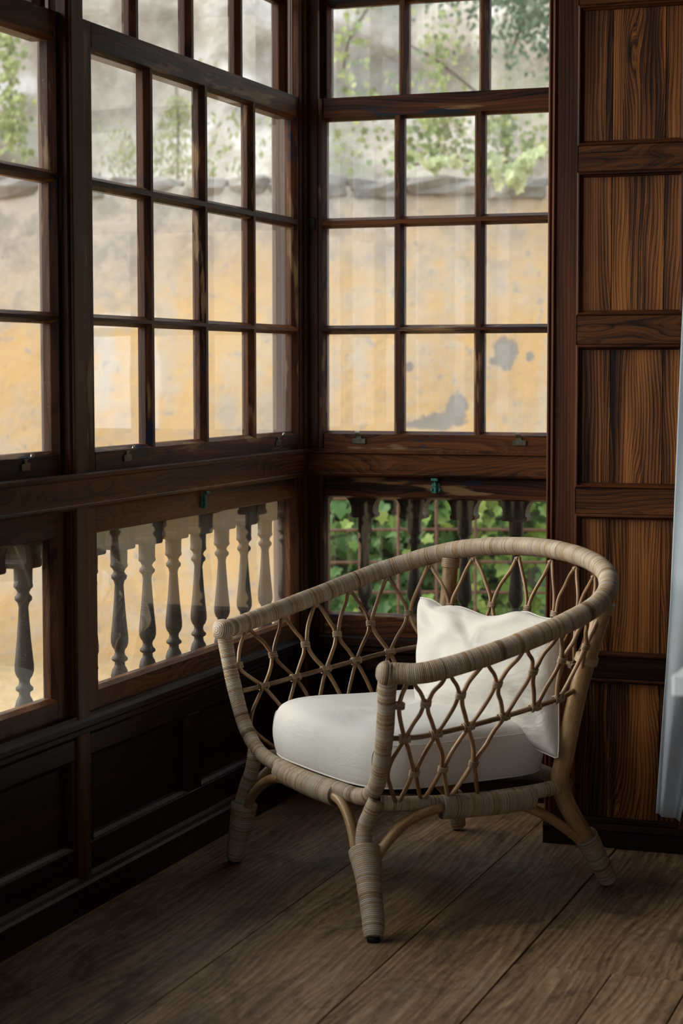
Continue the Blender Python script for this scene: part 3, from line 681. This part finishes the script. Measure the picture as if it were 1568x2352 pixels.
# lattice
BS = [.105, .217, .32, .423, .534, .65, .789, .948, 1.085, 1.205, 1.315, 1.415, 1.51, 1.607, 1.685, 1.782, 1.886, 1.976, 2.058]
nb = len(BS)
NS = [.058]+[(BS[i]+BS[i+1])/2 for i in range(nb-1)]+[LT-.045]
def rowt(s):   # node height follows the photograph: slightly lower on the far arm
    return .29 if s < 1.2 else .235
def nrm(s, t):
    e_ = 1e-3; a = Sf(min(s+e_, LT), t)-Sf(max(s-e_, 0), t); b = Sf(s, min(1, t+e_))-Sf(s, max(0, t-e_))
    n_ = np.cross(a, b); return n_/np.linalg.norm(n_), a/np.linalg.norm(a), b/np.linalg.norm(b)
K_ = .0048
for i, s in enumerate(BS):
    for d in (-1, 1):
        n1 = NS[i+1] if d > 0 else NS[i]; ni = i+1 if d > 0 else i
        edge1 = ni in (0, nb)
        o1 = -d*(K_+.0008)*1.0
        # below the crossing the cane goes to the opposite side
        r1 = NS[i] if d > 0 else NS[i+1]; ri = i if d > 0 else i+1
        edge2 = ri in (0, nb)
        tm = .49; t1 = rowt(s)
        na = (.034 if n1 < 1 else LT-.030) if edge1 else n1+o1
        ra = (.016 if r1 < 1 else LT-.014) if edge2 else r1+d*(K_+.0008)
        nn = nrm(s, .5)[0]*(.0035*d)
        def W(fa, fb, ta, tb, l, h): return Sf(fa+(fb-fa)*l, ta+(tb-ta)*h)
        s0 = s+d*.004; s1 = s-d*.004; s2 = s-d*.007
        seq = [Sf(s0, .055), W(s0, na, .055, t1, .30, .26), W(s0, na, .055, t1, .66, .55), W(s0, na, .055, t1, .93, .82), Sf(na, t1+.005),
               W(na, s, t1, tm, .10, .28), W(na, s, t1, tm, .46, .60), Sf(s, tm)+nn,
               ] if (.60 < s < 1.72 or (1.72 < s < 1.80 and d > 0)) else [Sf(s0, .055), W(s0, na, .055, t1, .30, .26), W(s0, na, .055, t1, .66, .55), W(s0, na, .055, t1, .93, .82), Sf(na, t1+.005),
               W(na, s, t1, tm, .10, .28), W(na, s, t1, tm, .46, .60), Sf(s, tm)+nn,
               W(s, ra, tm, .765, .36, .30), W(s, ra, tm, .765, .74, .60), W(s, ra, tm, .765, .96, .86), Sf(ra, .775),
               W(ra, s2, .765, .985, .16, .28), W(ra, s2, .765, .985, .58, .66), Sf(s2, .985)]
        seq = [p+rng.normal(0, .0013, 3) if j in (1, 2, 6, 9) else p for j, p in enumerate(seq)]
        mb = MB(); tube(mb, [L_(p) for p in seq], .0048+rng.uniform(-.0004, .0004), K=9, step=.006, sm=8); mb.build('lattice_cane', M['cane'], chair, 'wrap')
pts = [Sf(s, .49)-nrm(s, .49)[0]*0 for s in np.linspace(.012, LT-.012, 30)]
mb = MB(); tube(mb, [L_(p) for p in pts], .0060, K=10, step=.008, sm=6); mb.build('stretcher_cane', M['cane_dark'], chair, 'wrap')
# bindings
def coil(nw, rx, ry, r=.0017, K=14, k2=6, pitch=.0036):
    mb = MB()
    for w_ in range(nw):
        z = (w_-(nw-1)/2)*pitch; vs = []
        for i in range(K):
            a = 2*math.pi*i/K
            for j in range(k2):
                b = 2*math.pi*j/k2; q = 1+r*math.cos(b)/rx; q2 = 1+r*math.cos(b)/ry
                vs.append((rx*math.cos(a)*q, ry*math.sin(a)*q2, z+r*math.sin(b)))
        fs = [(i*k2+j, ((i+1) % K)*k2+j, ((i+1) % K)*k2+(j+1) % k2, i*k2+(j+1) % k2) for i in range(K) for j in range(k2)]
        mb.add(vs, fs, [(x[2]*9+w_*3.1, 0, 0) for x in vs], True)
    return mb
proto = {}
def place_bind(kind, p, x, z):
    x = np.array(L_(x)); z = np.array(L_(z)); z = z/np.linalg.norm(z); x = x-z*x.dot(z); x /= np.linalg.norm(x); y = np.cross(z, x)
    p = L_(p)
    if kind not in proto:
        args = {'node': (4, .0112, .0072), 'ring': (2, .0088, .0088), 'mid': (3, .0118, .0095), 'top': (3, .0070, .0045)}[kind]
        o = coil(*args).build('binding', M['bind'], chair, 'wrap'); proto[kind] = o
    else:
        o = proto[kind].copy(); COL.objects.link(o); o.parent = chair
    o.matrix_local = Matrix(((x[0], y[0], z[0], p[0]), (x[1], y[1], z[1], p[1]), (x[2], y[2], z[2], p[2]), (0, 0, 0, 1)))
for i, s in enumerate(NS):
    e0 = i in (0, nb)
    if not e0:
        for t in ((rowt(s)+.005,) if .60 < s < 1.80 else (rowt(s)+.005, .772)):
            n_, a, b = nrm(s, t); place_bind('node', Sf(s, t), a, b)
    else:
        s = .034 if i == 0 else LT-.030
        n_, a, b = nrm(s, rowt(s)); place_bind('node', Sf(s, rowt(s)+.005), a, b)
for s in BS:
    n_, a, b = nrm(s, .49); place_bind('mid', Sf(s, .49), a, b)
    for d in (-1, 1): place_bind('ring', Sf(s+d*.011, .49), n_, a)
    n_, a, b = nrm(s, .06); place_bind('top', Sf(s, .062), n_, a)

# ------------------------------------------------------------------ seat cushion
def superout(K, hw, hf, e):
    out = []
    for k in range(K):
        a = 2*math.pi*k/K; c, s_ = math.cos(a), math.sin(a)
        out.append((hw*math.copysign(abs(c)**(2/e), c), hf*math.copysign(abs(s_)**(2/e), s_)))
    return out
K = 120; O = superout(K, .290, .249, 5.0); CF = .191
prof = [(.0, .276, 0), (.5, .276, 0), (.90, .277, 0), (.955, .279, 0), (.975, .283, 0), (.992, .292, 0), (1.008, .315, 0), (1.012, .340, 0), (1.0, .366, 0), (.978, .384, 0), (.945, .397, 0), (.88, .406, 0), (.78, .411, 0), (.6, .415, 0), (.4, .417, 0), (.2, .418, 0), (.0, .418, 0)]
vs = []; gs = []
for (r, z, _) in prof:
    for (a, b) in O:
        x = a*r; y = b*r+CF
        wr = .0022*math.sin(26*a+7*b)*max(0, math.sin(r*3.1))+.0025*math.sin(9*x-14*y+2)
        sag = -.006*math.exp(-((x-.02)**2+(y-.15)**2)/.03) if z > .38 else 0
        vs.append(L_((x, y-.012*(x/.3)**2*(y > .2), z+(wr+sag if z > .36 else 0)))); gs.append((x, y, z))
fs = [(i*K+k, i*K+(k+1) % K, (i+1)*K+(k+1) % K, (i+1)*K+k) for i in range(len(prof)-1) for k in range(K)]
mb = MB(); mb.add(vs, fs, gs, True)
cu = empty('seat_cushion', CH, CA); tag(cu, 'thick white cotton cushion lying on the seat of the rattan armchair', 'cushion')
cv = mb.build('cushion_cover', M['cushion'], cu)
sub = cv.modifiers.new('s', 'SUBSURF'); sub.levels = 1; sub.render_levels = 1
def oc(a_, b_, rr, zz): return L_((a_*rr, b_*rr+CF-.012*(a_/.3)**2*((b_+CF) > .2), zz))
mb = MB(); pts = [oc(a_, b_, .978, .2835) for a_, b_ in O]
tube(mb, pts[::3]+[pts[0]], .0019, K=6, step=.01, sm=3, cap=False); mb.build('lower_seam', M['cushion'], cu, 'wrap')
q_ = [p for p in O if not (p[1] > .230 and abs(p[0]) < .262)]
i0 = max(range(len(q_)), key=lambda i: math.hypot(q_[i][0]-q_[i-1][0], q_[i][1]-q_[i-1][1])); q_ = q_[i0:]+q_[:i0]
pts = [oc(*q_[0], .985, .290), oc(*q_[0], 1.010, .325), oc(*q_[0], 1.004, .358)]+[oc(a_, b_, .990, .3790) for a_, b_ in q_[1:-1:3]]+[oc(*q_[-1], 1.004, .358), oc(*q_[-1], 1.010, .325), oc(*q_[-1], .985, .290)]
mb = MB(); tube(mb, pts, .0010, K=6, step=.01, sm=3); mb.build('boxing_seam', M['cushion'], cu, 'wrap')

# ------------------------------------------------------------------ throw pillow leaning on the back
def pillow():
    TLc, TRc, BLc, BRc = [np.array(p) for p in ((-.250, .000, .636), (.322, -.030, .640), (-.085, .115, .398), (.356, -.002, .322))]
    n = 44; g = np.linspace(-1, 1, n); rows_ = {}
    vs = []; fs = []
    ctr = (TLc+TRc+BLc+BRc)/4
    nm = np.cross(TRc-TLc, BLc-TLc); nm /= np.linalg.norm(nm)
    if nm[1] < 0: nm = -nm
    from mathutils import noise as mn
    for side in (1, -1):
        for i, v in enumerate(g):
            for j, u in enumerate(g):
                pin = .085
                cr_ = 1-.035*(u*u*v*v)**3; uu = u*(1-pin*(.35 if u > 0 else 1)*(1-v*v))*cr_; vv = v*(1-pin*(1-u*u))*cr_
                su, sv = (uu+1)/2, (vv+1)/2
                p = (TLc*(1-su)+TRc*su)*(1-sv)+(BLc*(1-su)+BRc*su)*sv
                prof_ = max(0, (1-u*u)*(1-v*v))
                th_ = (.078 if side > 0 else .042)*prof_**.42
                d_edge = prof_**.5
                # folds radiating from the pinched corners and across the middle
                wr = 0
                for cu_, cv_ in ((-1, -1), (1, -1), (-1, 1), (1, 1)):
                    dx, dy = u-cu_, v-cv_; rr_ = math.hypot(dx, dy); an = math.atan2(dy, dx)
                    wr += .0075*math.sin(an*9+cu_*2+cv_)*math.exp(-((rr_-.55)/.38)**2)
                wr += .016*(mn.noise(Vector((u*1.6+3, v*2.6, 1.3))))+.008*mn.noise(Vector((u*2.2+v*3.5, v*2-u*1.5+2, .3)))+.004*mn.noise(Vector((u*6, v*6+2, .3)))
                if v < -.2: wr += -.009*math.exp(-((u+.25-.5*(v+1))/.07)**2)*(1-abs(v+.65))
                q = p+nm*side*(th_+wr*d_edge*(1 if side > 0 else .3))
                q = q+np.array([0, 0, (-.012*math.exp(-((u-.05)/.28)**2)+.012*math.exp(-((u-.52)/.16)**2)-.012*math.exp(-((u+.60)/.12)**2))*max(0, -v)**2])
                vs.append(L_(q))
    for sd_ in (0, 1):
        b = sd_*n*n
        for i in range(n-1):
            for j in range(n-1):
                fs.append((b+i*n+j, b+i*n+j+1, b+(i+1)*n+j+1, b+(i+1)*n+j))
    mb = MB(); mb.add(vs, fs, None, True)
    me = mb.build('pillow_cover', M['pillow'], None, recalc=False)
    import bmesh
    bm = bmesh.new(); bm.from_mesh(me.data); bmesh.ops.remove_doubles(bm, verts=bm.verts, dist=.0004); bmesh.ops.recalc_face_normals(bm, faces=bm.faces); bm.to_mesh(me.data); bm.free()
    e = tag(empty('throw_pillow', CH, CA), 'ivory cotton throw pillow leaning against the lattice back of the armchair', 'pillow'); me.parent = e
    s_ = me.modifiers.new('s', 'SUBSURF'); s_.levels = 1; s_.render_levels = 1
    # stitched seam round the edge
    ed = []
    for k in range(4*(n-1)):
        i, j = divmod(k, n-1); idx = [(0, j), (j, n-1), (n-1, n-1-j), (n-1-j, 0)][i]; ed.append(vs[idx[0]*n+idx[1]])
    mb = MB(); tube(mb, ed[::2]+[ed[0]], .0017, K=6, step=.01, sm=3, cap=False); mb.build('edge_seam', M['pillow'], e, 'wrap')
pillow()

# ------------------------------------------------------------------ curtain and white table at the right edge
def curtain():
    vs = []; nu, nv = 60, 60
    for i in range(nv):
        z = .150+(2.66-.150)*i/(nv-1)
        xl = np.interp(z, [.15, .64, 1.4, 2.66], [1.142, 1.168, 1.193, 1.26]); xr = np.interp(z, [.15, .3, .7, 1.4, 2.66], [1.202, 1.235, 1.33, 1.45, 1.60])
        for j in range(nu):
            t = j/(nu-1); amp = .020*(1-.75*math.exp(-z*1.6))
            y = -.70+amp*math.sin(t*math.pi*3.3+.6+.5*math.sin(z*2))+.004*math.sin(t*17+z*4)
            vs.append((xl+(xr-xl)*t, y, z-.010*t*(i < 3)))
    fs = [(i*nu+j, i*nu+j+1, (i+1)*nu+j+1, (i+1)*nu+j) for i in range(nv-1) for j in range(nu-1)]
    mb = MB(); mb.add(vs, fs, None, True); o = mb.build('curtain', M['curtain'], None)
    s = o.modifiers.new('t', 'SOLIDIFY'); s.thickness = .0012
    return tag(o, 'sheer white curtain hanging in folds in front of the wood panelling', 'curtain')
curtain()
mb = MB(); tube(mb, [(1.0, -.70, 2.68), (1.5, -.70, 2.68), (2.4, -.70, 2.68)], .012, K=12, step=.05); tag(mb.build('curtain_rod', M['iron'], None, 'wrap'), 'thin dark rod carrying the white curtain above the frame', 'curtain rod')
tb = tag(empty('side_table', (1.477, -2.40, 0)), 'white painted table whose square corner shows at the right edge', 'table')
mb = MB(); box(mb, ID, 0, .80, 0, .52, .718, .750, c=.002); mb.build('tabletop', M['white_paint'], tb)
mb = MB(); box(mb, ID, .10, .76, .05, .07, .66, .718, c=.002); box(mb, ID, .10, .76, .45, .47, .66, .718, c=.002); mb.build('apron', M['white_paint'], tb)
for lx in (.10, .70):
    for ly in (.045, .43):
        mb = MB(); box(mb, ID, lx, lx+.045, ly, ly+.045, 0.0, .718, c=.003); mb.build('leg', M['white_paint'], tb)

# ------------------------------------------------------------------ outdoors
fdir = Vector((-math.sin(YAW), math.cos(YAW), 0)); rdir = Vector((math.cos(YAW), math.sin(YAW), 0))
def outp(r, d, z=0): q = Vector((CAM.x, CAM.y, 0))+fdir*d+rdir*r; return Vector((q.x, q.y, z))
from mathutils import noise as MN
mb = MB(); box(mb, ID, -25, 20, -22, 30, -.6, -.30, c=.01); g = mb.build('ground', M['ground']); tag(g, kind='structure')
# low base course in front of the ochre wall
base = empty('garden_wall', outp(0, 10.3), YAW); tag(base, 'weathered ochre plastered garden wall beyond the windows', 'wall')
nu, nv = 90, 26; vs = []
for i in range(nv):
    for j in range(nu):
        x = -6+11*j/(nu-1); z = -.35+(2.14+.35)*i/(nv-1)
        y = .035*MN.noise(Vector((x*1.3, 0, z*1.5)))+.012*MN.noise(Vector((x*6, 3, z*6)))
        vs.append((x, y, z))
m0 = len(vs)
for j in range(nu): vs.append((-6+11*j/(nu-1), .45, 2.14))
fs = [(i*nu+j, i*nu+j+1, (i+1)*nu+j+1, (i+1)*nu+j) for i in range(nv-1) for j in range(nu-1)]
fs += [((nv-1)*nu+j, (nv-1)*nu+j+1, m0+j+1, m0+j) for j in range(nu-1)]
mb = MB(); mb.add(vs, fs, None, True); mb.build('plastered_face', M['garden_wall'], base)
def stone(cx, cy, cz, hx, hy, hz, seed):
    vs = []; nu_, nv_ = 12, 7
    for i in range(nv_):
        ph = -math.pi/2+math.pi*i/(nv_-1)
        for j in range(nu_):
            th = 2*math.pi*j/nu_; c_, s_, cp, sp = math.cos(th), math.sin(th), math.cos(ph), math.sin(ph)
            f_ = lambda x, e=.45: math.copysign(abs(x)**e, x)
            x_, y_, z_ = hx*f_(cp)*f_(c_), hy*f_(cp)*f_(s_), hz*f_(sp, .6)
            k_ = 1+.28*MN.noise(Vector((x_*9+seed, y_*9, z_*12)))
            vs.append((cx+x_*k_, cy+y_*k_, cz+z_*(k_+.10*MN.noise(Vector((x_*20, seed, 1))))))
    fs = [(i*nu_+j, i*nu_+(j+1) % nu_, (i+1)*nu_+(j+1) % nu_, (i+1)*nu_+j) for i in range(nv_-1) for j in range(nu_)]
    mb = MB(); mb.add(vs, fs, None, False); return mb
x = -6.0
while x < 5:
    wd = rng.uniform(.16, .42)
    stone(x+wd/2, .20, 2.135+rng.uniform(-.01, .01), wd/2+.012, .25, rng.uniform(.055, .085), x*3.1).build('coping_stone', M['coping'], base); x += wd
# rocky hillside
nu, nv = 130, 70; vs = []
hl = empty('hillside', outp(0, 11.0), YAW); tag(hl, kind='structure')
for i in range(nv):
    for j in range(nu):
        x = -9+17*j/(nu-1); t = i/(nv-1); z = 1.6+5.2*t
        y = .3+2.6*t+.55*MN.fractal(Vector((x*.55, 1.7, z*.7)), 1.0, 2.0, 5)+.25*MN.noise(Vector((x*2.2, 8, z*2.2)))
        vs.append((x, y, z))
fs = [(i*nu+j, i*nu+j+1, (i+1)*nu+j+1, (i+1)*nu+j) for i in range(nv-1) for j in range(nu-1)]
mb = MB(); mb.add(vs, fs, None, True); mb.build('rock_face', M['rock'], hl)

LEAF = [(0, 0), (.28, -.10), (.50, .12), (.40, .38), (.62, .62), (.30, .68), (0, 1.05), (-.30, .68), (-.62, .62), (-.40, .38), (-.50, .12), (-.28, -.10)]
def leaf_verts(size, Mx, narrow=1.0, curl=.18):
    vs = [Mx @ Vector((x*size*narrow, y*size, curl*size*(abs(x)*1.2-(y-.4)**2))) for x, y in LEAF]; vs.append(Mx @ Vector((0, .4*size, 0))); return vs
LF = [(12, i, (i+1) % 12) for i in range(12)]
def rand_frame(p, face=None, spread=.8):
    nv_ = Vector(face or (0, -1, .4))+Vector(rng.normal(0, spread*.6, 3)); nv_.normalize()
    dn = Vector((rng.normal(0, .5), rng.normal(0, .3), -1)); y = (dn-nv_*dn.dot(nv_)).normalized(); x = y.cross(nv_)
    return Matrix(((x.x, y.x, nv_.x, p[0]), (x.y, y.y, nv_.y, p[1]), (x.z, y.z, nv_.z, p[2]), (0, 0, 0, 1)))
def foliage(mb, pts, size, narrow=1.0, face=None, spread=.8, simple=False):
    for p in pts:
        s = size*rng.uniform(.6, 1.3); Mx = rand_frame(p, face, spread); rid = tuple(rng.uniform(0, 900, 3))
        if simple:
            vs = [Mx @ Vector((x*s*narrow, y*s, 0)) for x, y in ((0, 0), (.35, .45), (0, 1), (-.35, .45))]; mb.add(vs, [(0, 1, 2), (0, 2, 3)], [rid]*4)
        else: mb.add(leaf_verts(s, Mx, narrow), LF, [rid]*13)
# ivy hedge behind a rusty grid fence, seen through the low window
hd = tag(empty('ivy_hedge', outp(0, 8.0), YAW), 'dense green ivy hedge growing behind the rusty grid fence', 'hedge')
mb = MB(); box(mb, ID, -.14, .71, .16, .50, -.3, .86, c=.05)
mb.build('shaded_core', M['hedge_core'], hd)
mb = MB(); pts = [(rng.uniform(-.16, .86), rng.uniform(.02, .20), rng.uniform(-.25, .93)) for _ in range(1500)]
foliage(mb, pts, .050); tag(mb.build('leaf_mass', M['ivy'], hd, 'leafid', recalc=False), kind='stuff')
protos = []
for m_ in ('ivy', 'ivy_light'):
    for v_ in range(3):
        mb = MB(); mb.add(leaf_verts(.058, Matrix.Identity(4), rng.uniform(.8, 1.1), rng.uniform(.1, .35)), LF, [tuple(rng.uniform(0, 900, 3))]*13)
        protos.append(mb)
lobj = []
for k in range(280):
    light = k % 2 == 0
    x_ = rng.uniform(.50, .84) if light else rng.uniform(-.02, .80)
    if light and rng.random() < .15: x_ = rng.uniform(0, .5)
    p = (x_, rng.uniform(-.07, .02) if light else rng.uniform(.0, .05), rng.uniform(.15, .80))
    kk = (3 if light else 0)+k % 3
    if k < 6: o = protos[kk].build('leaf', M['ivy_light' if light else 'ivy'], hd, 'leafid', recalc=False); lobj.append((kk, o))
    else:
        src = [o_ for a_, o_ in lobj if a_ == kk]
        if not src:
            o = protos[kk].build('leaf', M['ivy_light' if light else 'ivy'], hd, 'leafid', recalc=False); lobj.append((kk, o))
        else: o = src[0].copy(); COL.objects.link(o); o.parent = hd
    o.matrix_local = rand_frame(p) @ Matrix.Scale(rng.uniform(.7, 1.25), 4)
fn = tag(empty('grid_fence', outp(0, 7.86), YAW), 'rusty iron grid fence standing in front of the ivy hedge', 'fence')
for x in (-.08, .070, .224, .377, .532, .685, .84):
    mb = MB(); tube(mb, [(x, 0, -.3), (x+.004, .003, .3), (x, 0, .93)], .0062, K=8, step=.1); mb.build('upright_bar', M['rust'], fn, 'wrap')
for z in (-.07, .055, .178, .301, .423, .553, .680, .81, .93):
    mb = MB(); tube(mb, [(-.12, .008, z), (.4, .010, z+.004), (.9, .008, z)], .0062, K=8, step=.1); mb.build('cross_bar', M['rust'], fn, 'wrap')
mb = MB(); box(mb, ID, .72, 1.45, .10, .42, -.3, .90, c=.03)
o = mb.build('stone_pier', M['mossy'], None); o.location = outp(0, 8.0); o.rotation_euler = (0, 0, YAW); tag(o, 'mossy brown stone pier at the right end of the ivy hedge', 'pier')

# plants on the wall and hillside
def pxpt(px, py, d): return outp((px-784)/4529.5*d, d, 1.2-(py-873)/4529.5*d)
def clump(name, label, cat, spots, n, size, mat, narrow=.9, simple=False, sx=.10, sz=.12, d=11.0, stems=()):
    e = tag(empty(name, outp(0, d, 1.2), YAW), label, cat)
    mb = MB(); pts = []
    for (px, py, wgt) in spots:
        c = ((px-784)/4529.5*d, -(py-873)/4529.5*d)
        for _ in range(int(n*wgt)): pts.append((c[0]+rng.normal(0, sx), rng.normal(0, .08), c[1]+rng.normal(0, sz)))
    foliage(mb, pts, size, narrow, simple=simple); tag(mb.build('foliage', M[mat], e, 'leafid', recalc=False), kind='stuff')
    for st in stems:
        q = [((px-784)/4529.5*d, .05, -(py-873)/4529.5*d) for px, py in st]
        mb = MB(); tube(mb, q, .009, K=6, step=.1); mb.build('stem', M['twig'], e, 'wrap')
    return e
clump('hanging_vine', 'green vine hanging down the rock at the far left', 'vine', [(30, 180, 1), (45, 240, 1), (30, 300, 1.2), (50, 340, 1), (25, 120, .7)], 55, .036, 'vine', sx=.035, sz=.09, stems=[[(35, 90), (30, 200), (40, 360)]])
clump('climbing_vine', 'sparse yellow-green vine on the pale rock seen through the back window', 'vine', [(820, 60, .5), (800, 130, .8), (855, 30, .4), (790, 200, .5), (870, 250, .5), (835, 330, .5), (800, 380, .6)], 46, .036, 'vine', sx=.07, sz=.08, stems=[[(870, 20), (800, 130), (790, 210)]])
clump('climbing_vine', 'leafy green vine tangle behind the middle of the back window', 'vine', [(1010, 130, .8), (1000, 190, .7), (1000, 300, 1.2), (1020, 360, 1.2), (1080, 390, 1), (950, 380, .8)], 80, .034, 'vine', sx=.09, sz=.10, stems=[[(1060, 270), (1010, 340), (1000, 420)], [(940, 140), (1010, 180), (1110, 260)]])
clump('trailing_creeper', 'pale lime creeper trailing along the wall top', 'creeper', [(1000, 402, .7), (1040, 396, .7), (1090, 404, .6), (1150, 402, .5), (980, 400, .4)], 22, .042, 'lime', sx=.05, sz=.012, d=10.2, stems=[[(950, 408), (1060, 400), (1200, 404)]])
clump('lime_leaf_spray', 'pale lime spray of big leaves overhanging the wall top at right', 'plant', [(1190, 410, 1), (1215, 395, .7), (1175, 432, .5)], 26, .060, 'lime', sx=.035, sz=.03, d=10.0, stems=[[(1262, 372), (1205, 402), (1178, 440)]])
clump('dark_tree', 'dark green tree above the rocks at the upper right', 'tree', [(1200, 40, 2), (1240, 60, 2), (1060, 20, 1), (1180, 110, .6), (1240, 130, .6)], 150, .042, 'darkleaf', simple=True, sx=.14, sz=.12, d=11.2, stems=[[(1270, 10), (1200, 90), (1170, 160)]])
clump('green_bush', 'low green bush behind the wall at the right of the back window', 'bush', [(1150, 330, 1), (1140, 290, .7), (1160, 380, 1), (1225, 350, .6)], 60, .034, 'vine', sx=.05, sz=.08, stems=[[(1150, 260), (1165, 330), (1160, 410)]])
clump('rock_ferns', 'small ferns and moss tufts on the rock behind the left window', 'fern', [(530, 320, 1), (545, 240, .7), (500, 390, .8), (560, 400, .7), (640, 340, .5), (300, 400, .5), (60, 430, .6)], 40, .05, 'vine', narrow=.5, simple=True, sx=.09, sz=.08)
# little conifer with whorled branches
cf = tag(empty('conifer_sapling', pxpt(410, 455, 11.1), YAW), 'slender yellow-green conifer sapling growing on top of the wall', 'tree')
mb = MB(); tube(mb, [(0, 0, -.05), (.01, 0, .25), (0, 0, .56)], .008, K=6, step=.05); mb.build('trunk', M['twig'], cf, 'wrap')
mbf = MB()
for k in range(8):
    z = .04+.066*k; rad = .25*(1-k/9.5)
    for a in np.arange(0, 2*math.pi, math.pi/4):
        a = a+k*.5; pts = []
        for q in range(9):
            t = (q+1)/9; pts.append((rad*t*math.cos(a)+rng.normal(0, .006), rad*t*math.sin(a), z-.04*t+rng.normal(0, .008)))
        foliage(mbf, pts, .052, .30, simple=True)
tag(mbf.build('needles', M['needle'], cf, 'leafid', recalc=False), kind='stuff')
clump('yellow_shrub', 'yellow-green feathery shrub beside the conifer sapling', 'shrub', [(300, 380, 1), (330, 400, 1), (285, 340, .5), (450, 400, .7)], 90, .045, 'needle', narrow=.35, simple=True, sx=.07, sz=.06)
